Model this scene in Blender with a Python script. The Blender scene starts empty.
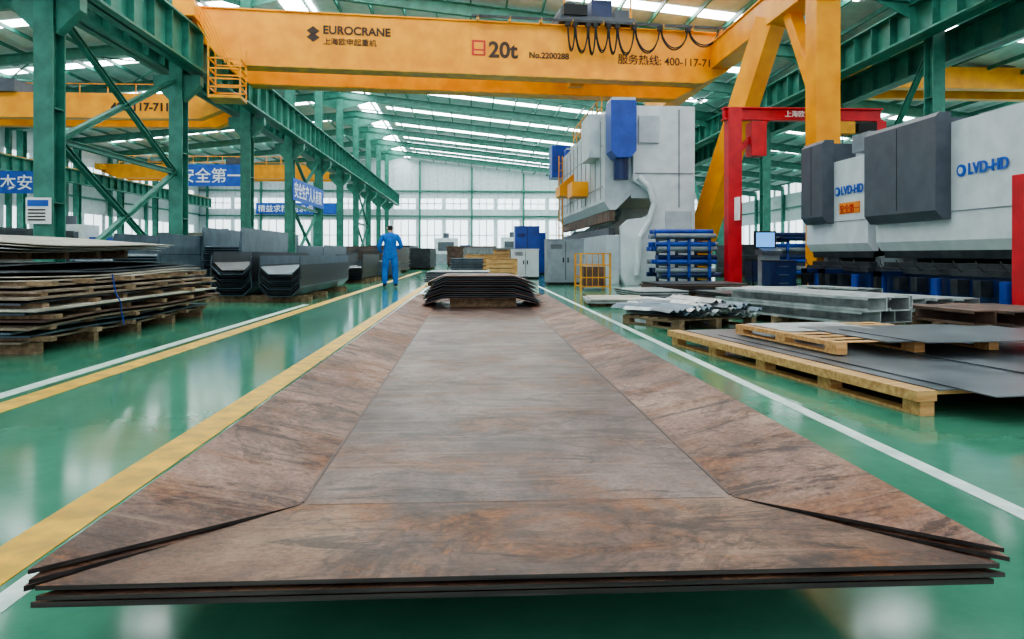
import bpy, math, random
from mathutils import Vector, Matrix
random.seed(7)
R=random.uniform
sc=bpy.context.scene
def C(r,g,b):
    f=lambda c:(c/255/12.92) if c/255<=.04045 else ((c/255+.055)/1.055)**2.4
    return (f(r),f(g),f(b),1)
# ---------------- materials ----------------
def mat(name,c1,c2=None,rough=.5,metal=0,scale=3,bump=0,stretch=(1,1,1),emit=0,spec=.5,rvar=0.1,detail=6):
    m=bpy.data.materials.new(name); m.use_nodes=True
    nt=m.node_tree; N=nt.nodes; L=nt.links
    b=N['Principled BSDF']
    b.inputs['Metallic'].default_value=metal
    b.inputs['Specular IOR Level'].default_value=spec
    if c2 is None: c2=tuple(x*.82 for x in c1[:3])+(1,)
    tc=N.new('ShaderNodeTexCoord'); mp=N.new('ShaderNodeMapping'); mp.inputs['Scale'].default_value=stretch
    L.new(tc.outputs['Object'],mp.inputs['Vector'])
    no=N.new('ShaderNodeTexNoise'); no.inputs['Scale'].default_value=scale; no.inputs['Detail'].default_value=detail
    L.new(mp.outputs[0],no.inputs['Vector'])
    cr=N.new('ShaderNodeValToRGB'); cr.color_ramp.elements[0].position=.35; cr.color_ramp.elements[1].position=.65
    cr.color_ramp.elements[0].color=c2; cr.color_ramp.elements[1].color=c1
    L.new(no.outputs['Fac'],cr.inputs['Fac']); L.new(cr.outputs[0],b.inputs['Base Color'])
    mr=N.new('ShaderNodeMapRange'); mr.inputs['To Min'].default_value=max(0.03,rough-rvar); mr.inputs['To Max'].default_value=min(1,rough+rvar)
    L.new(no.outputs['Fac'],mr.inputs['Value']); L.new(mr.outputs[0],b.inputs['Roughness'])
    if bump:
        bp=N.new('ShaderNodeBump'); bp.inputs['Strength'].default_value=bump; bp.inputs['Distance'].default_value=.02
        L.new(no.outputs['Fac'],bp.inputs['Height']); L.new(bp.outputs[0],b.inputs['Normal'])
    if emit:
        b.inputs['Emission Color'].default_value=c1; b.inputs['Emission Strength'].default_value=emit
    return m
GREEN=mat('green_painted_steel',C(62,132,116),C(46,108,94),.45,detail=10)
GREEND=mat('green_painted_steel_dark',C(44,108,94),C(34,88,78),.5)
YEL=mat('yellow_crane_paint',C(248,166,24),C(228,142,16),.42,scale=1.6,detail=12)
YELD=mat('yellow_safety_paint',C(225,160,40),C(190,128,32),.5)
RED=mat('red_paint',C(206,36,46),C(182,28,38),.4)
BLACK=mat('black_rubber',C(26,26,28),C(16,16,18),.6)
DGREY=mat('dark_grey_cover',C(84,90,100),C(70,76,86),.45)
WHITE=mat('machine_white_paint',C(210,216,220),C(194,201,206),.35)
LGREY=mat('machine_light_grey',C(184,192,198),C(166,174,182),.4)
MGREY=mat('mid_grey_paint',C(134,142,150),C(114,122,130),.45)
BLUE=mat('blue_machine_paint',C(26,72,170),C(20,56,140),.35)
BLUED=mat('blue_dark_paint',C(22,44,96),C(16,32,72),.4)
GALV=mat('galvanised_sheet',C(198,202,202),C(150,156,158),.38,.4,scale=6)
STEEL=mat('bare_steel_sheet',C(118,124,130),C(78,84,90),.34,.4,scale=2)
STEELD=mat('dark_mill_steel',C(66,70,76),C(40,44,50),.42,.3,scale=4)
BLUESTEEL=mat('blue_grey_steel',C(100,118,130),C(72,90,102),.4,.3,scale=3)
EDGE=mat('cut_plate_edge',C(76,70,68),C(46,42,42),.5,.4,scale=14,stretch=(.3,1,6))
CREASE_SHADE=mat('fold_crease_painted_shade',C(104,76,66),C(62,48,44),.5,.1,scale=5,detail=10)  # shade of the fold lines put into a mottled rust colour
RUSTD=mat('rusty_dark_steel',C(120,92,78),C(74,58,54),.6,.1,scale=3,bump=.2)
WOOD=mat('pallet_wood',C(214,172,116),C(176,128,76),.7,scale=3,stretch=(1,9,9),bump=.2)
WOODO=mat('weathered_wood',C(156,132,104),C(108,88,66),.8,scale=3,stretch=(6,1,6),bump=.2)
TARP=mat('pale_grey_sheet',C(196,190,174),C(150,146,134),.55,scale=2)
TANSH=mat('oxidised_sheet_edge',C(150,134,116),C(104,92,80),.6,.1,scale=4)
ROOF=mat('roof_panel_white',C(206,216,218),C(188,200,204),.6)
WALL=mat('wall_cladding',C(206,213,218),C(190,198,204),.6)
BAN=mat('banner_blue',C(36,92,186),C(28,76,166),.6)
PAPER=mat('sign_white',C(240,240,240),C(230,230,230),.6)
LABEL=mat('label_orange',C(236,150,50),C(220,130,40),.5)
INK=mat('text_dark',C(60,40,30),None,.6)
INKB=mat('text_blue',C(20,90,190),None,.5)
INKR=mat('text_red',C(200,40,40),None,.5)
SKYL=mat('skylight_daylight_panel',(.94,.98,1,1),(.94,.98,1,1),.5,emit=9)
WIN=mat('window_daylight_glazing',(.88,.95,1,1),(.88,.95,1,1),.3,emit=1.2)
SCREEN=mat('monitor_screen',C(90,150,220),None,.2,emit=1)
LINEW=mat('floor_line_white_paint',C(225,235,230),C(180,205,195),.4,scale=9)
LINEY=mat('floor_line_yellow_paint',C(240,188,40),C(186,142,40),.42,scale=7,bump=.1,detail=12)
SKIN=mat('skin',C(206,158,130),None,.5)
HAIR=mat('black_hair',C(22,20,20),None,.5)
COVER=mat('blue_coverall',C(18,112,204),C(12,88,170),.8,scale=8,bump=.3)
SHOE=mat('dark_shoe',C(30,30,34),None,.5)
def floor_mat():
    m=mat('green_epoxy_floor',C(52,150,112),C(40,132,98),.11,scale=1.2,rvar=.055,spec=.42,detail=10)
    nt=m.node_tree;N=nt.nodes;L=nt.links;b=N['Principled BSDF']
    tc=N.new('ShaderNodeTexCoord');n=N.new('ShaderNodeTexNoise');n.inputs['Scale'].default_value=.7;n.inputs['Detail'].default_value=12;n.inputs['Roughness'].default_value=.7
    L.new(tc.outputs['Object'],n.inputs['Vector'])
    cr=N.new('ShaderNodeValToRGB');cr.color_ramp.elements[0].color=C(58,118,94);cr.color_ramp.elements[1].color=C(88,152,126)
    cr.color_ramp.elements[0].position=.35;cr.color_ramp.elements[1].position=.68
    L.new(n.outputs['Fac'],cr.inputs['Fac']);L.new(cr.outputs[0],b.inputs['Base Color'])
    bp=N.new('ShaderNodeBump');bp.inputs['Strength'].default_value=.05;n2=N.new('ShaderNodeTexNoise');n2.inputs['Scale'].default_value=5
    L.new(tc.outputs['Object'],n2.inputs['Vector']);L.new(n2.outputs['Fac'],bp.inputs['Height']);L.new(bp.outputs[0],b.inputs['Normal'])
    return m
FLOOR=floor_mat()
def rust_mat(name,pal,orange=.75,off=0,r0=.3,r1=.55):
    m=bpy.data.materials.new(name);m.use_nodes=True;nt=m.node_tree;N=nt.nodes;L=nt.links;b=N['Principled BSDF']
    tc=N.new('ShaderNodeTexCoord')
    def noise(sc_,det,stretch=(1,1,1),dist=0,rg=.6):
        mp=N.new('ShaderNodeMapping');mp.inputs['Scale'].default_value=stretch;mp.inputs['Location'].default_value=(off,off*.7,0);L.new(tc.outputs['Object'],mp.inputs['Vector'])
        n=N.new('ShaderNodeTexNoise');n.inputs['Scale'].default_value=sc_;n.inputs['Detail'].default_value=det;n.inputs['Distortion'].default_value=dist;n.inputs['Roughness'].default_value=rg
        L.new(mp.outputs[0],n.inputs['Vector']);return n
    def ramp(n,els):
        cr=N.new('ShaderNodeValToRGB');e=cr.color_ramp.elements
        while len(e)<len(els): e.new(.5)
        for i,(p,c) in enumerate(els): e[i].position=p;e[i].color=c
        L.new(n.outputs['Fac'],cr.inputs['Fac']);return cr
    def mix(f,a,c,mode='MIX',fac=1):
        x=N.new('ShaderNodeMix');x.data_type='RGBA';x.blend_type=mode;x.inputs[0].default_value=fac
        if f: L.new(f,x.inputs[0])
        L.new(a,x.inputs[6]);L.new(c,x.inputs[7]);return x.outputs[2]
    g=lambda v:(v,v,v,1)
    n1=noise(1.8,14,(1.3,.8,1),.3,.68);base=ramp(n1,[(.36,pal[0]),(.47,pal[1]),(.55,pal[2]),(.66,pal[3])])
    n2=noise(1.7,14,(1,1.5,1),.6,.72);m2=ramp(n2,[(.51,g(0)),(.6,g(orange))])
    n2c=noise(14,8,(1,1,1),0,.7);rc=ramp(n2c,[(.35,C(100,60,38)),(.65,C(166,108,62))])
    col=mix(m2.outputs[0],base.outputs[0],rc.outputs[0])
    dk=noise(16,6);dc=ramp(dk,[(.3,C(44,34,34)),(.7,C(72,54,48))])
    n3=noise(1.1,8,(1,1,1),1.5,.65);m3=ramp(n3,[(.48,g(0)),(.497,g(.55)),(.505,g(.55)),(.525,g(0))])
    col=mix(m3.outputs[0],col,dc.outputs[0])
    n7=noise(3.6,14,(.6,1.6,1),1.0,.8);m7=ramp(n7,[(.53,g(0)),(.58,g(.8))])
    col=mix(m7.outputs[0],col,dc.outputs[0])
    n4=noise(55,6,(1,1,1),0,.85);f4=ramp(n4,[(.35,g(.5)),(.65,g(1.3))])
    col=mix(None,col,f4.outputs[0],'MULTIPLY',1)
    n5=noise(1.2,4,(1,24,1));s5=ramp(n5,[(.58,g(0)),(.66,g(.4))])
    lt=ramp(dk,[(.3,C(140,112,98)),(.7,C(172,140,120))])
    col=mix(s5.outputs[0],col,lt.outputs[0])
    n8=noise(30,5,(1,1,1),0,.7);s8=ramp(n8,[(.62,g(0)),(.66,g(.7))])
    col=mix(s8.outputs[0],col,rc.outputs[0])
    L.new(col,b.inputs['Base Color'])
    mr=N.new('ShaderNodeMapRange');mr.inputs['From Min'].default_value=.35;mr.inputs['From Max'].default_value=.65;mr.inputs['To Min'].default_value=r0;mr.inputs['To Max'].default_value=r1
    L.new(n2.outputs['Fac'],mr.inputs['Value']);L.new(mr.outputs[0],b.inputs['Roughness'])
    b.inputs['Metallic'].default_value=.1;b.inputs['Specular IOR Level'].default_value=.3
    bp=N.new('ShaderNodeBump');bp.inputs['Strength'].default_value=.2;bp.inputs['Distance'].default_value=.01;L.new(n4.outputs['Fac'],bp.inputs['Height'])
    n6=noise(1.4,2);bp2=N.new('ShaderNodeBump');bp2.inputs['Strength'].default_value=.25;bp2.inputs['Distance'].default_value=.04;L.new(n6.outputs['Fac'],bp2.inputs['Height']);L.new(bp.outputs[0],bp2.inputs['Normal'])
    L.new(bp2.outputs[0],b.inputs['Normal'])
    return m
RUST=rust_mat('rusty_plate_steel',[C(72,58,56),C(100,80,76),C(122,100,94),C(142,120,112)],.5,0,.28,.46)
RUSTL=rust_mat('rusty_plate_steel_flange_lit',[C(88,66,58),C(122,92,80),C(148,114,100),C(170,138,120)],.55,5,.45,.65)  # same rusty steel, lighter: fold shading between flange and centre put into colour
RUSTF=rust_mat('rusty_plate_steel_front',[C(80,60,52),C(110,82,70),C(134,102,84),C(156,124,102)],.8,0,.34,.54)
# ---------------- builder ----------------
class B:
    def __init__(s,name): s.n=name;s.v=[];s.f=[];s.m=[];s.mats=[]
    def mi(s,m):
        if m not in s.mats: s.mats.append(m)
        return s.mats.index(m)
    def add(s,vs,fs,m):
        o=len(s.v);s.v+= [tuple(v) for v in vs];k=s.mi(m)
        for f in fs: s.f.append([i+o for i in f]);s.m.append(k)
    def box(s,x0,x1,y0,y1,z0,z1,m):
        s.add([(x0,y0,z0),(x1,y0,z0),(x1,y1,z0),(x0,y1,z0),(x0,y0,z1),(x1,y0,z1),(x1,y1,z1),(x0,y1,z1)],
              [(3,2,1,0),(4,5,6,7),(0,1,5,4),(1,2,6,5),(2,3,7,6),(3,0,4,7)],m)
    def frame(s,p,q):
        p,q=Vector(p),Vector(q);d=(q-p).normalized()
        up=Vector((0,0,1)) if abs(d.z)<.95 else Vector((0,1,0))
        a=d.cross(up).normalized();b=a.cross(d).normalized();return p,q,a,b
    def beam(s,p,q,w,h,m):
        p,q,a,b=s.frame(p,q);vs=[]
        for o in(p,q):
            for i,j in((-1,-1),(1,-1),(1,1),(-1,1)): vs.append(o+a*i*w/2+b*j*h/2)
        s.add(vs,[(0,1,2,3),(7,6,5,4),(1,0,4,5),(2,1,5,6),(3,2,6,7),(0,3,7,4)],m)
    def ibeam(s,p,q,w,h,t,m):
        P,Q,a,b=s.frame(p,q)
        s.beam(P,Q,t,h-2*t,m);o=b*(h/2-t/2);s.beam(P+o,Q+o,w,t,m);s.beam(P-o,Q-o,w,t,m)
    def cyl(s,p,q,r,m,seg=16,r2=None):
        p,q,a,b=s.frame(p,q);r2=r if r2 is None else r2;vs=[]
        for o,rr in((p,r),(q,r2)):
            for i in range(seg):
                t=2*math.pi*i/seg;vs.append(o+a*math.cos(t)*rr+b*math.sin(t)*rr)
        fs=[(i,(i+1)%seg,seg+(i+1)%seg,seg+i) for i in range(seg)]+[tuple(range(seg-1,-1,-1)),tuple(range(seg,2*seg))]
        s.add(vs,fs,m)
    def tube(s,pts,r,m,seg=6):
        for i in range(len(pts)-1): s.cyl(pts[i],pts[i+1],r,m,seg)
    def prism(s,poly,ax,a,b,m):
        n=len(poly)
        def pt(u,v,w): return {'y':(u,w,v),'x':(w,u,v),'z':(u,v,w)}[ax]
        vs=[pt(u,v,a) for u,v in poly]+[pt(u,v,b) for u,v in poly]
        fs=[(i,(i+1)%n,n+(i+1)%n,n+i) for i in range(n)]+[tuple(range(n-1,-1,-1)),tuple(range(n,2*n))]
        s.add(vs,fs,m)
    def sheet(s,x0,x1,y0,y1,z,th,fn,m,nx=6,ny=10):
        vs=[]
        for k in(0,1):
            for j in range(ny+1):
                for i in range(nx+1):
                    x=x0+(x1-x0)*i/nx;y=y0+(y1-y0)*j/ny;vs.append((x,y,z+fn(x,y)+(th if k else 0)))
        W=nx+1;T=W*(ny+1);fs=[]
        for j in range(ny):
            for i in range(nx):
                a=j*W+i;fs.append((a+T,a+1+T,a+W+1+T,a+W+T));fs.append((a,a+W,a+W+1,a+1))
        for i in range(nx):
            fs.append((i,i+1,i+1+T,i+T));a=ny*W+i;fs.append((a+1,a,a+T,a+1+T))
        for j in range(ny):
            a=j*W;fs.append((a+W,a,a+T,a+W+T));a=j*W+nx;fs.append((a,a+W,a+W+T,a+T))
        s.add(vs,fs,m)
    def build(s,bevel=0,parent=None,loc=(0,0,0),rot=(0,0,0)):
        me=bpy.data.meshes.new(s.n);me.from_pydata(s.v,[],s.f)
        for m in s.mats: me.materials.append(m)
        me.polygons.foreach_set('material_index',s.m);me.update()
        import bmesh
        bm=bmesh.new();bm.from_mesh(me);bmesh.ops.recalc_face_normals(bm,faces=bm.faces);bm.to_mesh(me);bm.free()
        o=bpy.data.objects.new(s.n,me);sc.collection.objects.link(o);o.location=loc;o.rotation_euler=rot
        if parent: o.parent=parent
        if bevel:
            bv=o.modifiers.new('bevel','BEVEL');bv.width=bevel;bv.segments=2;bv.limit_method='ANGLE'
        return o
def empty(name,loc=(0,0,0),rz=0):
    e=bpy.data.objects.new(name,None);sc.collection.objects.link(e);e.location=loc;e.rotation_euler=(0,0,rz);return e
def text(name,body,loc,size,rot,m,parent,sx=1):
    cjk=any(ord(ch)>0x2e80 for ch in body)
    c=bpy.data.curves.new(name,'FONT');c.body=body;c.size=size;c.extrude=.006;c.offset=(.002 if cjk else .009)*size/.3;c.materials.append(m)
    o=bpy.data.objects.new(name,c);sc.collection.objects.link(o);o.location=loc;o.rotation_euler=rot;o.scale=(sx,1,1);o.parent=parent;return o
RX=math.pi/2
# ---------------- room shell ----------------
YE=86;XL=-31;XR=31;XCR=15
b=B('floor');b.box(XL,XR,-8,YE,-.1,0,FLOOR);b.build()
def zr(x): return 12.3-.11*abs(x+9)
b=B('ceiling')
for x0,x1 in((XL,-9),(-9,XR)):
    a,c=zr(x0),zr(x1)
    b.add([(x0,-8,a),(x1,-8,c),(x1,YE,c),(x0,YE,a),(x0,-8,a+.1),(x1,-8,c+.1),(x1,YE,c+.1),(x0,YE,a+.1)],
          [(3,2,1,0),(4,5,6,7),(0,1,5,4),(1,2,6,5),(2,3,7,6),(3,0,4,7)],ROOF)
b.build()
cols=[16.3+6.95*n for n in range(-3,10)]
b=B('roof_rafters')
for y in cols:
    b.ibeam((XL,y,zr(XL)-.45),(-9,y,zr(-9)-.45),.25,.5,.04,GREEN)
    b.ibeam((-9,y,zr(-9)-.45),(XR,y,zr(XR)-.45),.25,.5,.04,GREEN)
    for x,s in((-9,1),(-9,-1),(XCR,1),(XCR,-1)):
        b.prism([(x,zr(x)-1.5),(x+s*2.2,zr(x+s*2.2)-.65),(x,zr(x)-.6)],'y',y-.02,y+.02,GREEN)
b.build()
b=B('roof_purlins')
x=XL+.5
while x<XR:
    z=zr(x)-.1
    if abs(x+9)>.3: b.box(x-.035,x+.035,-8,YE,z-.15,z+.02,GREEN)
    x+=1.45
for i in range(0,12,3):
    y0,y1=cols[i],cols[i+1]
    for x in(-28,-20,0,9):
        b.beam((x,y0,zr(x)-.35),(x+7,y1,zr(x+7)-.35),.06,.06,GREEN);b.beam((x+7,y0,zr(x+7)-.35),(x,y1,zr(x)-.35),.06,.06,GREEN)
b.build()
k=0
for i,y in enumerate(cols):
    for (xa,xb) in((-29.5,-10.5),(-6.4,13.5),(16,29)):
        k+=1;b=B('window_%d'%k)
        za,zb=zr(xa)-.03,zr(xb)-.03
        for yy in((y+1.2,y+4.7) if (i>2 and xa>-10 and xa<10) else (y+3,)):
            b.add([(xa,yy,za),(xb,yy,zb),(xb,yy+.8,zb),(xa,yy+.8,za),(xa,yy,za+.02),(xb,yy,zb+.02),(xb,yy+.8,zb+.02),(xa,yy+.8,za+.02)],
              [(3,2,1,0),(4,5,6,7),(0,1,5,4),(1,2,6,5),(2,3,7,6),(3,0,4,7)],SKYL)
        b.build()
k+=1;b=B('window_%d'%k)
for y in cols[2:]:
    b.add([(-8.6,y+.4,zr(-8.6)-.04),(-7.1,y+.4,zr(-7.1)-.04),(-7.1,y+6.5,zr(-7.1)-.04),(-8.6,y+6.5,zr(-8.6)-.04)],[(3,2,1,0)],SKYL)
b.build()
b=B('wall_back')
b.prism([(XL,0),(XR,0),(XR,zr(XR)-.02),(-9,zr(-9)-.02),(XL,zr(XL)-.02)],'y',YE,YE+.2,WALL)
x=XL
while x<XR:
    b.box(x,x+.05,YE-.05,YE,0,min(zr(x),11),LGREY);x+=1
for x in range(-30,31,6): b.ibeam((x,YE-.3,0),(x,YE-.3,zr(x)-.3),.2,.3,.04,GREEN)
for z in(1.1,5.4,8.3): b.box(XL,XR,YE-.25,YE-.05,z-.07,z+.07,GREEN)
b.build()
for side,x in(('left',XL),('right',XR)):
    b=B('wall_'+side);sx=1 if side=='left' else -1
    b.box(min(x,x-sx*.2),max(x,x-sx*.2),-8,YE,0,zr(x),WALL)
    for y in cols: b.box(min(x,x+sx*.3),max(x,x+sx*.3),y-.15,y+.15,0,zr(x)-.5,GREEN)
    for z in(1.1,5.5): b.box(min(x,x+sx*.12),max(x,x+sx*.12),-8,YE,z-.08,z+.08,GREEN)
    b.build()
    for (za,zb) in((1.3,4.2),(6.9,8.0)):
        k+=1;b=B('window_%d'%k)
        y=-7
        while y<YE-3:
            b.box(min(x+sx*.02,x+sx*.05),max(x+sx*.02,x+sx*.05),y,y+2.7,za,zb,WIN)
            b.box(min(x+sx*.02,x+sx*.08),max(x+sx*.02,x+sx*.08),y+1.3,y+1.38,za,zb,GREEN)
            y+=3.4
        b.build()
for (za,zb) in((1.4,4.9),(6.2,7.4)):
    k+=1;b=B('window_%d'%k);x=XL+1
    while x<XR-2:
        b.box(x,x+2.5,YE-.1,YE-.06,za,zb,WIN)
        for q in(.8,1.65): b.box(x+q,x+q+.08,YE-.13,YE-.1,za,zb,MGREY)
        b.box(x,x+2.5,YE-.13,YE-.1,(za+zb)/2,(za+zb)/2+.08,MGREY)
        x+=3
    b.build()
# ---------------- columns and runways ----------------
def column(x,y,top,corb):
    b=B('steel_column')
    b.ibeam((x,y,0),(x,y,top),.4,.5,.045,GREEN)
    b.box(x-.35,x+.35,y-.36,y+.36,0,.05,GREEND)
    for sg in corb:
        b.prism([(x+sg*.2,5.6),(x+sg*.2,6.4),(x+sg*.7,6.4),(x+sg*.7,6.1)],'y',y-.15,y+.15,GREEN)
    for z in(2,4,6,8): b.box(x-.2,x+.2,y-.24,y+.24,z,z+.025,GREEN)
    b.build()
for y in cols:
    column(-9,y,zr(-9)-.8,(1,-1));column(XCR,y,zr(XCR)-.8,())
    if y>14: column(XL+1,y,zr(XL+1)-.8,())
def runway(name,x,z0,z1,rail=True,y0=-7,y1=YE-1,w=.5,plat=0):
    b=B(name)
    b.box(x-.03,x+.03,y0,y1,z0,z1,GREEN);b.box(x-w/2,x+w/2,y0,y1,z0,z0+.06,GREEN);b.box(x-w/2,x+w/2,y0,y1,z1-.06,z1,GREEN)
    y=y0
    while y<y1:
        b.box(x-w/2+.03,x+w/2-.03,y,y+.03,z0+.06,z1-.06,GREEN);y+=1.16
    b.box(x-.05,x+.05,y0,y1,z1,z1+.1,YELD if rail else GREEND)
    if plat:
        xa=x+plat*.3;xb=x+plat*1.0
        b.box(min(xa,xb),max(xa,xb),y0,y1,z1-.25,z1-.18,GREEN)
        for zz in(.35,.85): b.box(xb-.02,xb+.02,y0,y1,z1+zz,z1+zz+.04,GREEN)
        y=y0
        while y<y1: b.box(xb-.02,xb+.02,y,y+.04,z1-.2,z1+.9,GREEN);b.beam((x,y,z0+.2),(xb,y,z1-.25),.06,.06,GREEN);y+=2.3
    b.build()
runway('crane_runway_beam',-8.45,6.5,7.75,plat=0)
runway('crane_runway_beam',-9.6,6.6,7.5,plat=-1)
runway('crane_runway_beam',14.4,7.9,9.0,rail=False,w=.6)
runway('crane_runway_beam',15.7,7.2,8.2,w=.5)
runway('crane_runway_beam',XL+1.6,6.2,7.2)
b=B('column_bracing')
for i in(3,6,9):
    y0,y1=cols[i],cols[i+1]
    for za,zb in((.4,3.4),(3.4,6.2)):
        b.ibeam((-9,y0+.3,za),(-9,y1-.3,zb),.13,.13,.02,GREEN);b.ibeam((-9,y0+.3,zb),(-9,y1-.3,za),.13,.13,.02,GREEN)
    b.ibeam((-9,y0+.3,3.4),(-9,y1-.3,3.4),.13,.13,.02,GREEN)
for i in(4,7,10):
    y0,y1=cols[i],cols[i+1]
    b.ibeam((XCR,y0+.3,.4),(XCR,y1-.3,7.5),.16,.16,.02,GREEN);b.ibeam((XCR,y0+.3,7.5),(XCR,y1-.3,.4),.16,.16,.02,GREEN)
b.build()
def banner(x,y,z,l,h,axis,txt):
    b=B('slogan_banner')
    if axis=='y':
        b.box(x,x+.04,y,y+l,z,z+h,BAN);o=b.build()
        text('lettering',txt,(x+.05,y+.2,z+h*.22),h*.75,(RX,0,RX),PAPER,o)
    else:
        b.box(x,x+l,y-.04,y,z,z+h,BAN);o=b.build()
        text('lettering',txt,(x+.2,y-.05,z+h*.22),h*.72,(RX,0,0),PAPER,o)
banner(-8.78,cols[6]-.4,3.6,7.4,1.1,'y','安全生产人人有责')
banner(-17.6,45,5.0,4.4,1.3,'x','安全第一')
banner(-28,41,4.2,6,1.2,'x','质量为本安全')
banner(-24.5,YE-.5,5.6,9.5,1.2,'x','精益求精 追求卓越')
# ---------------- floor lines ----------------
def line(x0,x1,y0,y1,m): 
    b=B('floor_marking');b.box(x0,x1,y0,y1,.0005,.003,m);b.build()
line(-1.45,-1.28,-2,40,LINEY);line(-1.25,-1.18,-2,40,LINEW)
line(-3.06,-2.95,-2,13.6,LINEW);line(-2.86,-2.68,-2,40,LINEY)
line(1.87,1.95,-2,40,LINEW)
# ---------------- foreground folded plates ----------------
def tray(bd,zc,dx,dy,raise_,ms,th=.009,fr=.72):
    mc,ml,mf=ms
    xi0,xi1,yi0,yi1=-.48+dx,.755+dx,2.1+dy,11.2+dy
    xo0,xo1,yo0,yo1=-.87+dx,1.12+dx,1.48+dy,11.75+dy
    def slab(ps,m):
        n=len(ps);V=[(p[0],p[1],p[2]) for p in ps]+[(p[0],p[1],p[2]-th) for p in ps]
        bd.add(V,[tuple(range(n))],m);bd.add(V,[tuple(range(2*n-1,n-1,-1))]+[(i,(i+1)%n,n+(i+1)%n,n+i) for i in range(n)],EDGE)
    r=raise_
    slab([(xi0,yi0,zc),(xi1,yi0,zc),(xi1+.02,yi1,zc),(xi0-.03,yi1,zc)],mc)
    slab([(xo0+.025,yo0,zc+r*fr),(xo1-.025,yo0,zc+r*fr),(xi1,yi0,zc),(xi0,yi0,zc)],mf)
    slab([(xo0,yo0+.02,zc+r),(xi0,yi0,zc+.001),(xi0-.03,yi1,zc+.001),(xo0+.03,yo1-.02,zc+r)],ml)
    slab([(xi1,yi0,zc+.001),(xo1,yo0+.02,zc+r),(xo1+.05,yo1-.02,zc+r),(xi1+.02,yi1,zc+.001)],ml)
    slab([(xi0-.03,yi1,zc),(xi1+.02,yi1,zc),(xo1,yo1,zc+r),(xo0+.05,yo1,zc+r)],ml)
b=B('folded_steel_plate_stack')
MS=(RUST,RUSTL,RUSTF)
tray(b,.200,0,0,.082,MS);tray(b,.184,.006,-.008,.082,MS);tray(b,.167,-.01,.003,.082,MS,th=.011)
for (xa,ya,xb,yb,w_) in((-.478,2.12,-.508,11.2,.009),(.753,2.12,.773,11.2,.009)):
    b.beam((xa,ya,.2008),(xb,yb,.2008),w_,.0024,CREASE_SHADE)  # thin dark strips paint the fold's shade line onto the top sheet
b.beam((-.46,2.1,.2002),(.735,2.1,.2002),.004,.0012,CREASE_SHADE)
for y in(2.6,5.6,8.6,11): b.box(-.5,.8,y,y+.12,0,.156,WOODO)
b.build()
b=B('bent_dark_plate_stack')
z=.212
for i in range(13):
    dx=R(-.04,.04);dy=R(-.05,.05);w=.86-.008*i
    pts=[(-w/1.3+dx,z),(-.38+dx,z+.085),(.56+dx,z+.085),(w+.03+dx,z)];t=.01
    poly=pts+[(p[0],p[1]+t) for p in reversed(pts)]
    b.prism([(p[0]+.03,p[1]+.03) for p in poly],'y',9.8+dy,11.3+dy,STEELD if i%3 else RUSTD)
    z+=.024
b.box(-.3,.6,10.0,10.1,.202,.33,WOODO);b.box(-.3,.6,11.0,11.1,.202,.33,WOODO)
b.build()
# ---------------- left stack ----------------
def stack(name,x0,x1,y0,y1,zb,layers,th,gap,m,wav=.01,jx=.08,dun=True,mats=None):
    b=B(name);z=zb
    for j in range(max(2,int((y1-y0)/1.1)+1)):
        yy=y0+.2+(y1-y0-.5)*j/max(1,int((y1-y0)/1.1));b.box(x0+.1,x1-.05,yy,yy+.1,0,zb,WOODO)
    for i in range(layers):
        ph=R(0,6);a=R(-jx,jx);c=R(-jx,jx);mm=random.choice(mats) if mats else m
        w=wav
        b.sheet(x0+a,x1+c,y0+R(-jx,jx),y1+R(-jx,jx),z,th,lambda x,y:w*math.sin(x*2.3+ph)*math.cos(y*1.9+ph),mm,5,10)
        z+=th+gap
        if dun and i%2==0:
            for j in range(6):
                yy=y0+.2+(y1-y0-.5)*j/5+R(-.05,.05);b.box(x0+.1,x1+R(-.02,.14),yy,yy+.1,z-gap-.004,z+.01,WOODO)
    return b,z
b,z=stack('plate_stack_with_timber_spacers',-7.2,-3.9,6.75,11.3,.1,11,.02,.03,STEEL,.012,.14,True,[TANSH,TARP,RUSTD,BLUESTEEL,TANSH,STEEL])
z0=z
for i in range(5):
    ph=R(0,6);b.sheet(-7.4,-4.0-i*.07-R(0,.1),6.9,11.3+R(-.2,.3),z0+.02+i*.03,.01,lambda x,y:.016*math.sin(x*1.5+ph)+.016*math.cos(y*1.3+ph),random.choice([STEEL,TARP,TANSH]),6,10)
b.tube([(-3.78,8.0,.7),(-3.76,8.03,.5),(-3.74,8.1,.4),(-3.78,8.2,.3),(-3.75,8.2,.15)],.008,BLUE,6)
b.build()
b=B('bent_pale_sheets')
for i in range(4):
    ph=R(0,1)
    b.sheet(-8,-4.5+i*.1,7.2+i*.1,11.0-i*.1,.97+i*.03,.008,lambda x,y:.085*math.cos((x+6.6)*.9)+.02*math.sin(y*1.3+ph),TARP if i!=1 else GALV,10,10)
for i in range(5): b.box(-7.6,-4.8,7.5+.75*i,7.6+.75*i,z0+.2,.97,WOODO)
b.build()
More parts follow.
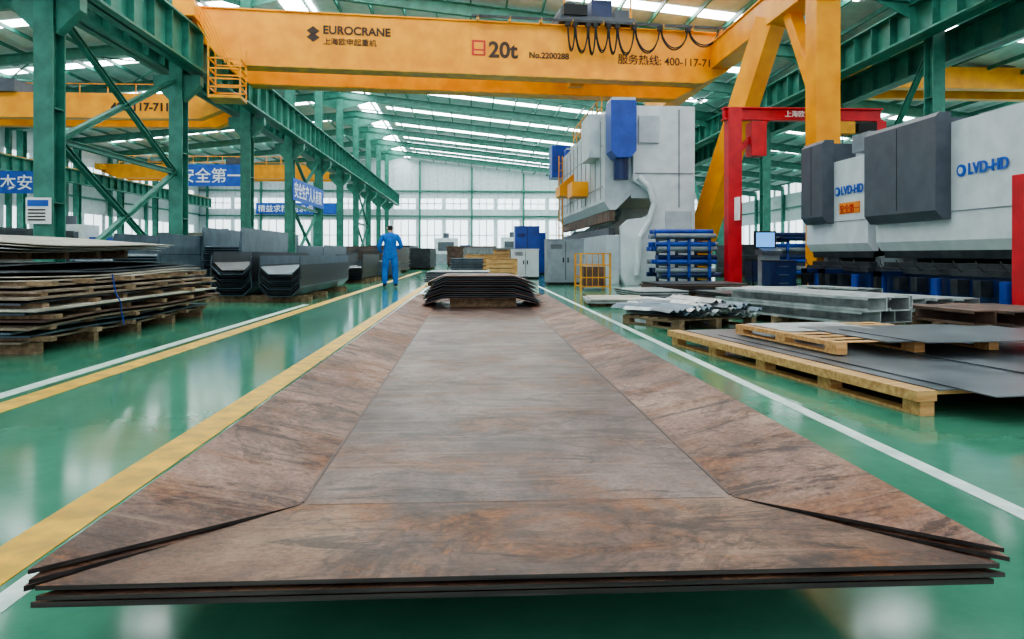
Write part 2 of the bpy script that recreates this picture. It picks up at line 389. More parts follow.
# ---------------- channels left ----------------
def uprof(b,x,y0,y1,z,w,h,t,m,ch=.06):
    poly=[(x,z+h),(x,z+ch),(x+ch,z),(x+w-ch,z),(x+w,z+ch),(x+w,z+h),(x+w-t,z+h),(x+w-t,z+ch+t*.4),(x+w-ch-t*.4,z+t),(x+ch+t*.4,z+t),(x+t,z+ch+t*.4),(x+t,z+h)]
    b.prism(poly,'y',y0,y1,m)
for (xa,ya,n) in((-3.95,13.9,13),(-4.95,14.3,15)):
    b=B('dark_steel_channel_bundle')
    for i in range(n): uprof(b,xa+R(-.015,.015),ya+R(0,.14),19.3+R(-.1,.2),.12+i*.034,.75,.36,.012,STEELD if i%4 else BLUESTEEL,.16)
    for y in(14.5,16,18.5): b.box(xa-.15,xa+.85,y,y+.1,0,.12,WOODO)
    b.build()
for (xx,yy,n,mm) in((-6.9,14.6,16,BLUESTEEL),(-6.0,16.8,20,BLUESTEEL),(-8.0,15.2,14,BLUESTEEL),(-4.3,23.5,8,STEELD),(-5.6,24,14,BLUESTEEL)):
    b=B('steel_profile_bundle')
    for i in range(n): uprof(b,xx+R(-.02,.02),yy+R(0,.1),yy+4+R(-.1,.3),.12+i*.05,.85,.45,.014,mm,.05)
    for y in(.5,2,3.5): b.box(xx-.1,xx+1,yy+y,yy+y+.1,0,.12,WOODO)
    b.build()
# ---------------- overhead semi gantry crane ----------------
ang=math.radians(6.2)
cr=empty('overhead_gantry_crane',(-9.0,23.3,0),ang)
L_=18.0
b=B('bridge_girders')
for yy in(0,2.6):
    poly=[(0.0,8.55),(0.0,7.95),(1.6,6.85),(L_-.9,6.85),(L_,7.3),(L_,8.55)]
    b.prism(poly,'y',yy,yy+.62,YEL)
    b.box(-.1,L_+.1,yy-.05,yy+.67,8.55,8.6,YEL)
    b.box(1.6,L_-.9,yy-.04,yy+.66,6.81,6.85,YELD)
    b.box(0,L_,yy+.27,yy+.35,8.6,8.68,STEELD)
for x in(4.5,9,13.5): b.box(x,x+.012,-.006,0,6.85,8.55,YELD)
b.box(0,L_,3.22,4.0,8.3,8.35,YELD)
for zz in(8.8,9.3): b.box(0,L_,3.95,3.99,zz,zz+.04,YEL)
for i in range(19): b.box(i,i+.04,3.95,3.99,8.3,9.34,YEL)
b.build(.01,cr)
b=B('end_carriage')
b.box(.15,.75,-1.3,4.6,7.9,8.4,YEL)
for y in(-.9,4.1): b.cyl((.3,y,8.07),(.6,y,8.07),.2,STEELD)
b.build(.01,cr)
b=B('access_cage')
for (x,y) in((1.1,-1.2),(2.0,-1.2),(1.1,-.3),(2.0,-.3)): b.box(x,x+.04,y,y+.04,5.6,7.2,YEL)
for z in(5.6,5.85,6.1,6.4,6.7): 
    b.box(1.1,2.04,-1.2,-1.16,z,z+.04,YEL);b.box(1.1,2.04,-.3,-.26,z,z+.04,YEL);b.box(1.1,1.14,-1.2,-.26,z,z+.04,YEL);b.box(2.0,2.04,-1.2,-.26,z,z+.04,YEL)
b.box(1.1,2.04,-1.2,-.26,5.55,5.6,YELD)
for i in range(6): b.cyl((.5+.1*i,-.7,8.2),(1.2+.1*i,-.7,7.0-.1*i),.02,YEL,6)
b.build(0,cr)
b=B('hoist_trolley')
b.box(12.0,14.6,-.1,3.3,8.7,8.9,DGREY);b.cyl((12.5,.6,9.25),(12.5,2.6,9.25),.35,DGREY)
b.box(13.1,13.8,.0,.9,8.9,9.5,BLUED);b.box(14,14.5,.3,1.4,8.9,9.3,DGREY);b.box(12.1,12.9,-.2,.2,8.9,9.25,BLACK)
for x in(12.1,14.4): b.box(x,x+.05,-.15,-.1,8.9,9.6,YEL)
b.box(12.1,14.45,-.15,-.1,9.55,9.6,YEL)
b.cyl((12.8,1.6,8.8),(12.8,1.6,7.2),.03,STEELD,8);b.cyl((13.1,1.6,8.8),(13.1,1.6,7.2),.03,STEELD,8);b.box(12.7,13.2,1.4,1.8,6.9,7.3,YELD)
b.build(0,cr)
b=B('festoon_cable')
b.box(9,L_,-.32,-.26,8.62,8.7,STEELD)
for i in range(9): b.box(9.2+i*1.05,9.25+i*1.05,-.32,0,8.55,8.7,YELD)
xs=[12.2,12.45,12.9,13.15,13.6,13.9,14.5,15.4,16.4,17.5]
for i in range(9):
    x0,x1=xs[i],xs[i+1];sag=[.95,1.0,1.05,.95,1,1.0,.9,.75,.6][i]
    for o in(0,.05):
        pts=[(x0+(x1-x0)*t/12,-.29-o,8.6-(sag-o)*(1-(2*t/12-1)**2)**.6) for t in range(13)]
        b.tube(pts,.025,BLACK,6)
    b.box(x0-.08,x0+.08,-.36,-.22,8.48,8.62,BLACK)
b.build(0,cr)
tx=lambda n,s_,x,z,size,m,sx=1:text(n,s_,(x,-.015,z),size,(RX,0,0),m,cr,sx)
tx('maker_lettering','EUROCRANE',4.3,7.93,.36,INK);tx('maker_subtitle','上海欧申起重机',4.3,7.6,.24,INK)
tx('capacity_lettering','20t',9.6,7.42,.72,INK);tx('serial_lettering','No.2200288',10.95,7.45,.27,INK)
tx('hotline_lettering','服务热线: 400-117-7117',14.0,7.4,.37,INK)
b=B('logo_plates');b.box(9.05,9.5,-.02,-.002,7.45,7.95,INKR);b.box(9.12,9.43,-.026,-.02,7.66,7.88,YEL);b.box(9.12,9.43,-.026,-.02,7.5,7.6,YEL)
b.prism([(3.8,8.0),(4.0,8.15),(4.2,8.0),(4.0,7.85)],'y',-.02,-.002,INK);b.prism([(3.8,7.8),(4.0,7.95),(4.2,7.8),(4.0,7.65)],'y',-.02,-.002,INK)
b.build(0,cr)
b=B('gantry_legs')
b.box(8.25,8.95,16.8,35,7.35,8.15,YEL);b.box(8.2,9.0,16.8,35,8.15,8.2,YEL)
b.beam((8.5,20.6,7.6),(7.0,23.3,.35),.62,.62,YEL)
b.beam((8.6,17.72,8.1),(8.6,17.72,.35),.6,.6,YEL)
b.beam((8.6,19.6,7.6),(8.6,17.75,4.6),.35,.35,YEL)
b.beam((8.6,33,7.5),(7.9,29.6,.35),.5,.5,YEL)
b.box(6.75,7.35,22.8,29.9,.12,.4,YEL)
for y in(23.2,29.4): b.cyl((6.85,y,.16),(7.25,y,.16),.16,STEELD)
b.box(8.3,8.9,17.45,18.0,.1,.4,YEL);b.cyl((8.4,17.72,.16),(8.8,17.72,.16),.16,STEELD)
b.box(9.0,9.6,18,33,8.0,8.04,YELD)
for y in range(18,34,2): b.box(9.55,9.59,y,y+.04,8.0,9.1,YEL)
for z in(8.5,9.05): b.box(9.55,9.59,18,33,z,z+.04,YEL)
o=b.build(.012);o.parent=cr;o.matrix_parent_inverse=(Matrix.Translation((-9.0,23.3,0))@Matrix.Rotation(ang,4,'Z')).inverted()
def crane2(x0,x1,y,z0,z1,txt=None):
    e=empty('bridge_crane',(x0,y,0));b=B('girders');L=x1-x0
    for yy in(0,2):
        b.prism([(0,z1),(0,z0+.5),(1.2,z0),(L-1.2,z0),(L,z0+.5),(L,z1)],'y',yy,yy+.5,YEL)
    for x in(0,L-.4): b.box(x,x+.4,-1,3.6,z0+.55,z1-.1,YELD)
    b.box(L*.5,L*.5+1.4,-.2,2.6,z1,z1+.5,DGREY)
    for zz in(.5,1.0): b.box(0,L,2.9,2.94,z1+zz,z1+zz+.04,YEL)
    i=0
    while i<L: b.box(i,i+.04,2.9,2.94,z1-.1,z1+1,YEL);i+=1.2
    b.build(0,e)
    if txt: text('lettering',txt,(L*.76,-.02,z0+.3),.45,(RX,0,0),INK,e)
crane2(-29.2,-9.8,30.5,6.4,7.4,'400-117-7117')
crane2(-29.2,-9.8,60,7.0,8.1)
crane2(15.6,29,30,7.9,8.8)
# ---------------- red jib frame ----------------
b=B('red_jib_crane')
b.box(6.7,7.06,19,19.36,0,4.75,RED);b.box(6.55,7.2,18.85,19.5,0,.06,RED)
b.ibeam((6.6,19.18,4.62),(10.9,19.18,4.62),.25,.34,.04,RED)
b.beam((7.0,19.18,3.6),(7.8,19.18,4.5),.14,.14,RED);b.box(7.3,7.7,18.95,19.4,3.5,4.4,RED)
b.box(6.85,6.9,18.7,19,1.8,2.4,PAPER)
b.box(9.6,10.1,18.98,19.38,4.1,4.42,YELD);b.cyl((9.85,19.18,4.1),(9.85,19.18,3.4),.015,STEELD,6);b.box(10.2,10.7,19,19.35,4.15,4.4,BLACK)
b.box(10.72,10.98,19.05,19.31,0,4.45,RED)
o=b.build(.01);text('lettering','上海欧申起重机',(8.2,19.0,4.54),.18,(RX,0,0),PAPER,o)
b=B('red_guard_post');b.box(7.08,7.33,9.1,9.35,0,1.95,RED);b.box(7.0,7.4,9.02,9.43,0,.04,RED);b.build(.01)
# ---------------- right press brakes ----------------
def brakeR(y0,y1,cov,labelY,zt=3.12,red=None):
    b=B('press_brake')
    for y in(y0+.15,y1-.35):
        b.prism([(8.35,0),(10,0),(10,3.3),(8.25,3.3),(8.25,1.9),(8.8,1.75),(9.0,1.35),(8.8,.95),(8.35,.85)],'y',y,y+.2,LGREY)
    b.prism([(8.0,1.15),(8.1,.98),(8.22,.98),(8.25,zt),(8.0,zt)],'y',y0,y1,WHITE)
    b.box(7.985,8.0,y0,y1,1.62,1.64,MGREY)
    b.prism([(8.1,.98),(8.2,.98),(8.17,.84),(8.13,.84)],'y',y0+.1,y1-.1,STEELD)
    b.box(8.25,9.6,y0+.4,y1-.4,2.5,zt,LGREY)
    b.box(8.05,8.35,y0,y1,.0,.55,BLUED);b.box(8.0,8.4,y0,y1,.55,.66,STEELD);b.box(8.1,8.25,y0+.1,y1-.1,.66,.76,STEELD)
    b.box(8.6,8.7,y0+.4,y1-.4,.1,2.5,BLACK)
    n=int((y1-y0)/.55)
    for i in range(n):
        y=y0+.3+i*.55
        if i%3==0: b.cyl((7.9,y,.1),(7.9,y,.5),.08,BLUE);b.box(7.8,8.05,y-.15,y+.15,0,.1,BLUED)
        else: b.box(7.85,8.05,y-.08,y+.1,.25,.5,STEELD)
        b.tube([(7.98,y,.62),(7.93,y+.1,.72),(7.98,y+.22,.8)],.012,BLACK)
    for y in(y0+1.0,y1-.9): b.box(7.5,8.05,y,y+.1,.5,.6,BLUED);b.box(7.5,7.6,y,y+.1,0,.6,BLACK)
    for (ca,cb,z0,z1) in cov:
        b.prism([(7.73,z0+.15),(7.85,z0),(8.0,z0),(8.0,z1),(7.8,z1),(7.73,z1-.08)],'y',ca,cb,DGREY)
        b.box(8.0,8.6,ca+.2,cb-.2,zt,z1-.05,DGREY);b.box(7.722,7.73,ca+(cb-ca)*.5,ca+(cb-ca)*.5+.015,z0+.2,z1-.1,BLACK)
    b.box(8.3,9.4,y0+.5,y0+1.2,3.12,3.5,MGREY)
    o=b.build(.012)
    text('lettering','LVD-HD',(7.975,labelY,2.2),.25,(RX,0,-RX),INKB,o)
    bb=B('logo_ring');bb.cyl((7.97,labelY+.17,2.28),(7.998,labelY+.17,2.28),.1,INKB,20);bb.cyl((7.965,labelY+.17,2.28),(7.97,labelY+.17,2.28),.055,WHITE,20);bb.build(0,o)
    if red:
        bb=B('orange_label');bb.box(7.985,7.999,red-.85,red,1.78,2.02,LABEL);bb.build(0,o)
        text('notice_lettering','安全第一',(7.98,red-.04,1.81),.2,(RX,0,-RX),INKR,o)
    return o
brakeR(8.6,14.25,[(11.95,14.2,1.5,3.3)],11.5)
brakeR(14.55,17.3,[(15.95,17.0,1.6,3.45)],15.6,2.95,15.7)
# ---------------- centre press brake ----------------
b=B('large_press_brake')
def cframe(y,t,m=WHITE):
    prof=[(4.5,0),(6.6,0),(6.6,5.3),(4.75,5.3),(4.75,3.1),(5.0,2.95),(5.3,2.75),(5.42,2.45),(5.3,2.15),(5.05,2.0),(4.6,1.95),(4.4,1.75),(4.4,.3)]
    b.prism(prof,'y',y,y+t,m)
cframe(21.6,.28);cframe(26.5,.28,LGREY);cframe(27.4,.28,LGREY);cframe(33,.28,LGREY)
b.prism([(3.95,5.1),(3.95,2.5),(4.1,2.25),(4.3,2.25),(4.75,2.7),(4.75,5.1)],'y',21.9,33.4,LGREY)
b.box(3.93,3.95,22.2,33,2.95,3.0,MGREY);b.box(3.93,3.95,22.2,33,4.2,4.23,MGREY)
for i in range(11): b.box(3.93,3.95,22.5+i,22.53+i,2.6,5.0,MGREY)
for i in range(38): b.box(4.12,4.28,22+i*.3,22.24+i*.3,1.92,2.26,RUSTD)
b.box(4.75,6.5,21.9,33.2,2.6,5.1,LGREY)
b.box(4.0,4.4,21.9,33.4,0,1.5,LGREY);b.box(4.1,4.3,22,33.3,1.5,1.72,STEELD)
b.box(3.85,4.0,22,33.2,0,.5,MGREY)
for y in(21.4,31.5):
    b.prism([(3.98,3.9),(4.15,3.7),(4.55,3.7),(4.72,3.9),(4.72,5.35),(3.98,5.35)],'y',y-.4,y+.4,BLUE)
    b.cyl((4.35,y,3.1),(4.35,y,3.7),.22,BLUED);b.box(4.0,4.7,y-.38,y+.38,5.35,5.43,LGREY)
b.box(4.3,6.5,22.5,32.8,5.3,5.5,MGREY)
b.box(3.6,4.0,22.6,24.2,3.9,5.25,LGREY)
b.box(3.5,4.3,32.2,33.4,4.3,5.7,BLUE)
for z in(5.9,6.3): b.box(4.4,4.44,25,32,z,z+.05,YELD)
for i in range(8): b.box(4.4,4.44,25+i,25.05+i,5.4,6.35,YELD)
for x in(3.6,3.75):b.cyl((x,30.5,0.3),(x,30.5,5),.03,YELD,6)
for i in range(15): b.cyl((3.6,30.5,.5+i*.3),(3.75,30.5,.5+i*.3),.015,YELD,6)
b.prism([(3.4,3.2),(4.0,3.2),(4.0,4.1),(3.4,3.6)],'y',28.5,30,YEL)
b.prism([(3.4,2.9),(3.95,2.9),(3.95,3.4),(3.4,3.4)],'y',25,26.2,YEL)
b.tube([(4.9,21.55,3.2),(5.2,21.5,2.9),(5.35,21.5,2.4),(5.2,21.5,1.9),(4.9,21.5,1.4),(4.85,21.5,.3)],.09,WHITE,10)
b.box(5.7,6.5,21.55,21.6,.4,2.2,LGREY);b.box(4.9,5.5,21.5,21.6,4.2,5.0,LGREY)
b.box(6.1,6.14,21.57,21.6,2.3,5.2,MGREY);b.box(4.8,6.55,21.57,21.6,3.3,3.33,MGREY)
b.build(.015)
# ---------------- cabinets, racks ----------------
def cabinet(x0,x1,y0,y1,h,m,name='electrical_cabinet'):
    b=B(name);b.box(x0+.03,x1-.03,y0+.03,y1-.03,0,.08,BLACK);b.box(x0,x1,y0,y1,.08,h,m)
    xm=(x0+x1)/2;b.box(xm-.008,xm+.008,y0-.01,y0,.15,h-.05,BLACK);b.box(xm-.09,xm-.05,y0-.03,y0,h*.5,h*.5+.15,BLACK);b.box(xm+.05,xm+.09,y0-.03,y0,h*.5,h*.5+.15,BLACK)
    for i in range(5): b.box(x0+.1,xm-.1,y0-.012,y0,h*.8+i*.03,h*.8+i*.03+.012,BLACK)
    b.box(x0-.02,x1+.02,y0-.02,y1+.02,h,h+.03,m);b.build(.01)
cabinet(2.25,3.35,22,22.9,1.35,MGREY);cabinet(1.75,2.75,30,31,2.05,BLUE);cabinet(1.5,2.5,27.6,28.4,1.1,WHITE);cabinet(2.2,3.4,34,35,1.9,BLUE)
def cage(name,x0,x1,y0,y1,h,m):
    b=B(name)
    for x in(x0,x1):
        for y in(y0,y1): b.box(x-.025,x+.025,y-.025,y+.025,0,h,m)
    for z in(h*.33,h*.66,h-.03):
        for y in(y0,y1): b.box(x0,x1,y-.015,y+.015,z,z+.03,m)
        for x in(x0,x1): b.box(x-.015,x+.015,y0,y1,z,z+.03,m)
    n=int((x1-x0)/.15)
    for i in range(1,n): 
        x=x0+(x1-x0)*i/n;b.box(x-.008,x+.008,y0-.008,y0+.008,.1,h,m)
    b.box(x0,x1,y0,y1,.08,.11,m);b.box(x0+.1,x1-.1,y0+.1,y1-.1,.11,.6,RUSTD)
    b.build()
cage('yellow_guard_cage',2.75,3.5,18.6,19.6,.95,YELD)
def prack(x0,x1,y,h=1.35,name='blue_pipe_rack'):
    b=B(name)
    for x in(x0,x0+(x1-x0)*.5,x1):
        b.box(x-.035,x+.035,y,y+.07,0,h,BLUE);b.box(x-.035,x+.035,y+1.2,y+1.27,0,h,BLUED)
        for z in(.25,.6,.95,h-.06): b.box(x-.035,x+.035,y,y+1.27,z,z+.05,BLUED)
    for z in(.3,.65,1.0,h-.01):
        for i in range(7):
            for lv in(0,1):
                if lv and R(0,1)<.4: continue
                q=R(-.15,.15);mm=random.choice([BLUE,BLUE,BLUED,MGREY])
                b.cyl((x0-.25+q,y+.12+i*.16,z+.07+lv*.12),(x1+.25+q,y+.12+i*.16,z+.07+lv*.12),.065,mm,10)
    b.build()
prack(9.6,12.5,22);prack(5.2,6.3,19.3)
b=B('operator_console');b.box(7.2,7.6,17.9,18.3,0,.9,MGREY);b.prism([(17.85,.9),(18.35,.9),(18.35,1.15),(17.85,1.0)],'x',7.15,7.65,DGREY)
b.cyl((7.4,18.2,1.0),(7.4,18.2,1.3),.03,BLACK);b.box(7.05,7.6,18.12,18.2,1.05,1.5,BLACK);b.box(7.09,7.56,18.11,18.12,1.1,1.46,SCREEN)
b.build(.01)
for (x,y) in((6.75,16.4),(7.7,20.0)):
    b=B('tool_cart')
    b.box(x,x+.6,y,y+.5,.15,.75,BLUED)
    for i in range(3): b.box(x+.03,x+.57,y-.015,y,.18+i*.19,.35+i*.19,BLUED);b.box(x+.2,x+.4,y-.03,y-.015,.25+i*.19,.27+i*.19,STEEL)
    for dx in(.08,.52):
        for dy in(.08,.42): b.cyl((x+dx-.02,y+dy,.07),(x+dx+.02,y+dy,.07),.07,BLACK);b.box(x+dx-.02,x+dx+.02,y+dy-.02,y+dy+.02,.07,.15,STEELD)
    b.box(x-.02,x+.62,y-.02,y+.52,.75,.78,BLACK);b.build()
# ---------------- right foreground pallets ----------------
def pallet(b,x0,x1,y0,y1,z,m=WOOD,h=.13):
    for i in range(3):
        x=x0+(x1-x0-.09)*i/2
        b.box(x,x+.09,y0,y1,z+h*.62,z+h*.62+.03,m)
        n=max(3,int((y1-y0)/.8)+1)
        for j in range(n):
            y=y0+(y1-y0-.14)*j/(n-1);b.box(x,x+.09,y,y+.14,z+.015,z+h*.62,m)
        b.box(x,x+.09,y0,y1,z,z+.015,m)
    y=y0
    while y<y1-.05: b.box(x0,x1,y,min(y+.1,y1),z+h*.62+.03,z+h,m);y+=.19
b=B('pallet_with_steel_sheets')
pallet(b,0,2.6,0,3.4,0,WOOD,.14);b.box(-.04,.09,-.02,3.42,.085,.143,WOOD)
b.sheet(.09,3.2,-.03,3.3,.144,.006,lambda x,y:.0015*math.sin(x*3),STEEL)
b.sheet(.2,3.6,-.3,2.8,.151,.006,lambda x,y:.003*math.sin(x*3+y),STEEL)
b.sheet(1.0,3.7,-.9,2.4,.158,.006,lambda x,y:.003*math.sin(x*2+y),STEEL)
pallet(b,.35,1.75,1.25,2.75,.168,WOOD,.09)
b.sheet(.7,2.1,1.15,2.3,.26,.006,lambda x,y:.002*math.sin(x*3),STEEL);b.sheet(.9,2.4,1.0,2.0,.268,.005,lambda x,y:.003*math.sin(x*3),STEEL);b.sheet(.42,1.3,2.0,2.7,.26,.005,lambda x,y:0,GALV)
b.build(0,None,(2.5,4.0,0),(0,0,math.radians(8.2)))
b=B('pile_of_bent_strips')
pallet(b,-.7,.6,-.6,.5,0,WOODO,.12)
for i in range(46):
    a=R(-.35,.35);cx=R(-.6,.45);cy=R(-.25,.2);L=R(1.0,1.5);z=.125+.2*(i/46)*(1-abs(cx)*.9);t=.004
    ca,sa=math.cos(a),math.sin(a);w=.1
    p=[(-w,0),(-w*.4,.04),(0,.0),(w*.4,.04),(w,0)];poly=p+[(u,v+t) for u,v in reversed(p)];n=len(poly);vs=[]
    for yy in(-L/2,L/2):
        for (u,v) in poly: vs.append((cx+u*ca-yy*sa,cy+u*sa+yy*ca,z+v))
    b.add(vs,[(q,(q+1)%n,n+(q+1)%n,n+q) for q in range(n)]+[tuple(range(n-1,-1,-1)),tuple(range(n,2*n))],random.choice([GALV,GALV,STEEL,BLUESTEEL]))
b.build(0,None,(2.85,9.6,0),(0,0,.45))
def cbundle(name,cx,cy,ang_,L,rows,cols_,w,h,m,z0=.1,t=.012):
    b=B(name)
    for r in range(rows):
        for c in range(cols_):
            x=-cols_*w/2+c*w*1.06;y0=-L/2+R(-.15,.15);z=z0+r*h*1.03
            b.prism([(x,z),(x+w,z),(x+w,z+h),(x,z+h),(x,z+h*.8),(x+t,z+h*.8),(x+t,z+h-t),(x+w-t,z+h-t),(x+w-t,z+t),(x+t,z+t),(x+t,z+h*.2),(x,z+h*.2)],'y',y0,y0+L,m)
    for y in(-L*.35,0,L*.35): b.box(-cols_*w/2-.05,cols_*w/2+.15,y-.04,y+.04,0,z0,WOODO)
    b.build(0,None,(cx,cy,0),(0,0,ang_))
cbundle('steel_channel_bundle',4.4,9.6,.3,2.8,2,3,.3,.16,GALV,.1)
cbundle('steel_channel_bundle',5.9,10.7,.35,2.4,1,3,.32,.18,GALV,.14)
cbundle('steel_channel_bundle',6.4,12.5,.3,1.4,2,2,.22,.12,GALV,.1)
cbundle('rusty_channel_bundle',6.0,8.4,.15,1.2,1,4,.3,.17,RUSTD,.12)
def rotstack(name,cx,cy,a,lx,ly,n,mats,th=.012,gap=.006,zb=.1):
    b=B(name)
    for q in(-.35,0,.35): b.box(-lx/2+.05,lx/2-.05,ly*q-.05,ly*q+.05,0,zb,WOODO)
    for i in range(n):
        dx,dy=R(-.05,.05),R(-.05,.05);b.box(-lx/2+dx,lx/2+dx,-ly/2+dy,ly/2+dy,zb+i*(th+gap),zb+i*(th+gap)+th+gap*.8,mats[i%len(mats)])
    b.build(0,None,(cx,cy,0),(0,0,a))
rotstack('steel_sheet_stack',3.8,12.1,.2,1.4,1.1,4,[GALV,STEEL],.012,.006,.08)
rotstack('steel_sheet_stack',2.6,13.4,-.1,1.0,1.4,4,[GALV,TARP],.012,.006,.06)
rotstack('steel_sheet_stack',3.6,14.8,.1,1.0,1.6,6,[STEELD,GALV],.012,.01,.08)
rotstack('rusty_steel_sheet_stack',5.2,13.8,.1,1.4,1.4,6,[RUSTD,STEEL],.012,.01,.08)
rotstack('rusty_steel_sheet_stack',6.7,14.0,.1,1.1,1.2,6,[RUSTD,STEELD],.012,.01,.08)
rotstack('steel_sheet_stack',5.0,16.6,0,2.0,1.6,7,[STEELD,RUSTD],.015,.01,.1)
rotstack('steel_sheet_stack',6.8,15.3,0,.9,.8,5,[GALV],.015,.01,.1)
def crate(x,y,w,d,h):
    b=B('wooden_crate');b.box(x+.03,x+w-.03,y+.03,y+d-.03,.1,h,WOODO);n=int(h/.16)
    for i in range(n): b.box(x,x+w,y,y+.03,.12+i*.16,.25+i*.16,WOOD)
    for xx in(x,x+w-.1): b.box(xx,xx+.1,y-.02,y,.1,h,WOOD);b.box(xx,xx+.1,y,y+d,0,.1,WOOD)
    b.box(x,x+w,y,y+d,h,h+.02,WOOD);b.build()
crate(.5,26,1.1,1,.75);crate(-.3,33,1.4,1,.9);crate(.9,31.3,.7,1,1.1)
for (x,y,lx,ly,n,ms) in((-.4,22.5,1.8,2.2,10,[STEELD,STEEL]),(.9,20.5,1.0,1.6,7,[STEELD]),(-.2,28,1.2,1.4,22,[STEELD,BLUESTEEL]),(-6,31.5,2,4,30,[STEELD,STEEL]),(-3.7,30,1.4,3,18,[BLUESTEEL]),(-5,38,3,5,40,[STEEL,RUSTD]),(-3.5,48,2,5,40,[STEELD]),(1,44,3,3,40,[STEELD,GALV]),(4.6,50,3,5,50,[BLUESTEEL]),(-6,58,3,6,50,[STEELD]),(0,62,4,4,50,[RUSTD]),(-13,24,4,3,40,[BLUESTEEL,STEEL]),(-12,36,4,4,60,[STEELD,TARP]),(-19,30,4,5,60,[STEEL]),(-14,48,5,4,70,[BLUESTEEL]),(-12,17,2.5,4,36,[TARP,STEEL]),(-16,18,3,4,36,[BLUESTEEL]),(12,30,3,3,40,[STEELD]),(11,40,3,5,50,[BLUESTEEL])):
    rotstack('steel_sheet_stack',x,y,R(-.08,.08),lx,ly,n,ms,.018,.012,.12)
for (x,y) in((-18,55),(-24,42),(-22,62),(2.5,70),(-4,74)):
    b=B('machine_tool');b.box(x,x+4,y,y+2,0,1.0,MGREY);b.box(x+.3,x+2.6,y+.3,y+1.8,1.0,2.6,WHITE);b.box(x+2.8,x+3.8,y+.2,y+1.6,1.0,1.9,BLUE);b.box(x+.6,x+2.2,y+.27,y+.3,1.3,2.2,DGREY);b.cyl((x+1.4,y+1,2.6),(x+1.4,y+1,3.1),.3,DGREY);b.build(.02)
b=B('wall_sign');b.box(-9.3,-8.8,15.96,16.0,1.55,2.1,PAPER);b.box(-9.26,-8.84,15.945,15.96,1.92,2.05,BAN);[b.box(-9.25,-8.9,15.945,15.96,1.62+.07*i,1.65+.07*i,INK) for i in range(4)];b.build()
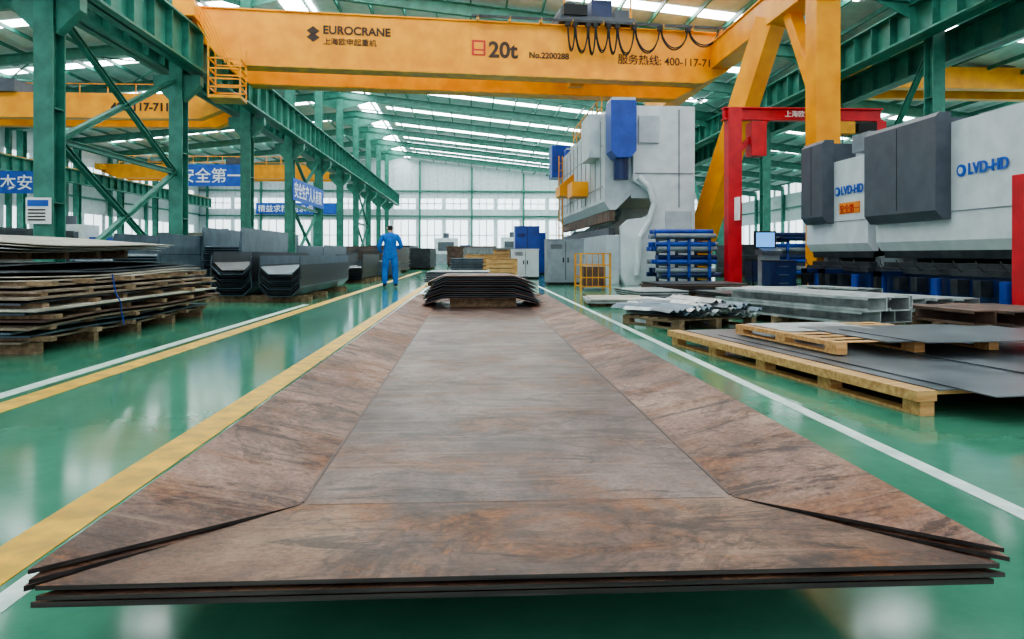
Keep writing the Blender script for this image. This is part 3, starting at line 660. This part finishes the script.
# ---------------- worker ----------------
def skin_mesh(name,verts,edges,radii,sub=2):
    me=bpy.data.meshes.new(name);me.from_pydata(verts,edges,[]);o=bpy.data.objects.new(name,me);sc.collection.objects.link(o)
    o.modifiers.new('skin','SKIN')
    for i,r in enumerate(radii):
        sv=me.skin_vertices[0].data[i];sv.radius=(r if isinstance(r,tuple) else (r,r));sv.use_root=(i==0)
    o.modifiers['skin'].use_smooth_shade=True
    if sub: s_=o.modifiers.new('sub','SUBSURF');s_.levels=sub;s_.render_levels=sub
    bpy.context.view_layer.update()
    dg=bpy.context.evaluated_depsgraph_get();ev=o.evaluated_get(dg);m2=bpy.data.meshes.new_from_object(ev)
    bpy.data.objects.remove(o);return m2
try:
    V=[(0,0,.96),(0,-.01,1.1),(0,-.02,1.25),(0,-.01,1.4),(0,0,1.49),(0,.012,1.545),(0,.02,1.61),(0,.018,1.68),(0,.012,1.735)]
    Rd=[(.19,.135),(.175,.125),(.195,.135),(.18,.125),(.07,.065),(.052,.055),(.07,.082),(.08,.1),(.06,.072)]
    E=[(i,i+1) for i in range(8)]
    def addc(start,pts):
        p=start
        for (co,r) in pts:
            V.append(co);Rd.append(r);E.append((p,len(V)-1));p=len(V)-1
        return p
    for s in(-1,1):
        addc(0,[((s*.11,0,.86),.12),((s*.135,.02,.5),.092),((s*.145,.0,.3),.086),((s*.15,-.02,.12),.075),((s*.155,-.02,.06),.05),((s*.17,.1,.045),.042),((s*.18,.17,.035),.032)])
    wl=addc(3,[((-.19,-.01,1.42),.08),((-.26,-.03,1.27),.07),((-.31,-.05,1.13),.062),((-.28,.06,1.02),.052),((-.23,.14,.98),.035),((-.215,.175,.965),.028)])
    wr=addc(3,[((.19,-.01,1.42),.08),((.27,-.04,1.27),.07),((.31,-.05,1.13),.062),((.23,.1,1.1),.05),((.16,.2,1.14),.035),((.145,.24,1.155),.028)])
    m=skin_mesh('body',V,E,Rd)
    for mm in(COVER,SKIN,HAIR,SHOE,BLACK): m.materials.append(mm)
    for p in m.polygons:
        c=p.center;k_=0
        if c.z<.095: k_=3
        elif c.z>1.5:
            k_=1
            if c.z>1.6 and (c.y<.045 or c.z>1.72): k_=2
        elif (c.x<-.1 and c.y>.14 and c.z<1.06) or (c.x>.1 and c.y>.2 and c.z>1.05): k_=1
        p.material_index=k_;p.use_smooth=True
    wk=bpy.data.objects.new('worker',m);sc.collection.objects.link(wk);wk.location=(-2.28,20.8,0);wk.rotation_euler=(0,0,.12)
    def hand(root,fw,side,up):
        root=Vector(root);fw=Vector(fw).normalized();side=Vector(side).normalized();up=Vector(up).normalized()
        mm=skin_mesh('hand_palm',[tuple(v) for v in (root,root+fw*.05,root+fw*.085)],[(0,1),(1,2)],[(.022,.016),(.036,.016),(.038,.014)],1);o=bpy.data.objects.new('hand_palm',mm);sc.collection.objects.link(o);mm.materials.append(SKIN);o.parent=wk
        for i,(off,l) in enumerate(((-.03,.07),(-.01,.08),(.01,.075),(.03,.06))):
            a=root+fw*.08+side*off;pts=[a,a+fw*l*.45-up*.005,a+fw*l*.8-up*.02,a+fw*l*.95-up*.04]
            mf=skin_mesh('finger',[tuple(v) for v in pts],[(0,1),(1,2),(2,3)],[.009,.009,.008,.007],1);o=bpy.data.objects.new('finger_%d'%(i+1),mf);sc.collection.objects.link(o);mf.materials.append(SKIN);o.parent=wk
        a=root+fw*.03-side*.025;pts=[a,a+fw*.02-side*.03,a+fw*.05-side*.042-up*.01]
        mf=skin_mesh('thumb',[tuple(v) for v in pts],[(0,1),(1,2)],[.011,.01,.008],1);o=bpy.data.objects.new('thumb',mf);sc.collection.objects.link(o);mf.materials.append(SKIN);o.parent=wk
    hand((-.215,.175,.965),(.4,.5,-.3),(.3,.2,.8),(.8,-.4,.1));hand((.145,.24,1.155),(-.5,.6,.1),(.1,-.1,1),(-.6,-.5,.0))
    b=B('face_details')
    for s in(-1,1):
        b.cyl((s*.03,.108,1.655),(s*.03,.118,1.655),.012,PAPER,10);b.cyl((s*.03,.116,1.655),(s*.03,.121,1.655),.006,HAIR,8);b.box(min(s*.018,s*.045),max(s*.018,s*.045),.108,.118,1.672,1.677,HAIR)
        b.cyl((s*.076,.0,1.65),(s*.092,-.01,1.652),.026,SKIN,10,.02)
    b.prism([(.1,1.655),(.135,1.622),(.1,1.615)],'x',-.012,.012,SKIN);b.box(-.022,.022,.095,.107,1.592,1.6,RED)
    b.build(.002,wk)
    b=B('collar');b.cyl((0,.0,1.475),(0,.006,1.525),.08,COVER,20,.066);b.build(0,wk)
    b=B('phone');b.box(.03,.1,.29,.30,1.13,1.27,BLACK);b.build(0,wk)
except Exception as e:
    print('WORKER FAIL',e)
# ---------------- light, world, camera ----------------
w=bpy.data.worlds.new('sky');sc.world=w;w.use_nodes=True;w.node_tree.nodes['Background'].inputs[0].default_value=(.9,.95,1,1);w.node_tree.nodes['Background'].inputs[1].default_value=1.3
cd=bpy.data.cameras.new('camera');co=bpy.data.objects.new('camera',cd);sc.collection.objects.link(co)
co.location=(0,0,.9);co.rotation_euler=(RX,0,math.radians(-3.1));cd.lens=26.0;cd.sensor_width=36;cd.shift_y=-.063;cd.clip_start=.05;cd.clip_end=300
sc.camera=co
sc.view_settings.view_transform='AgX'
try: sc.view_settings.look='AgX - Medium High Contrast'
except Exception as e: print(e)
sc.view_settings.exposure=0.5
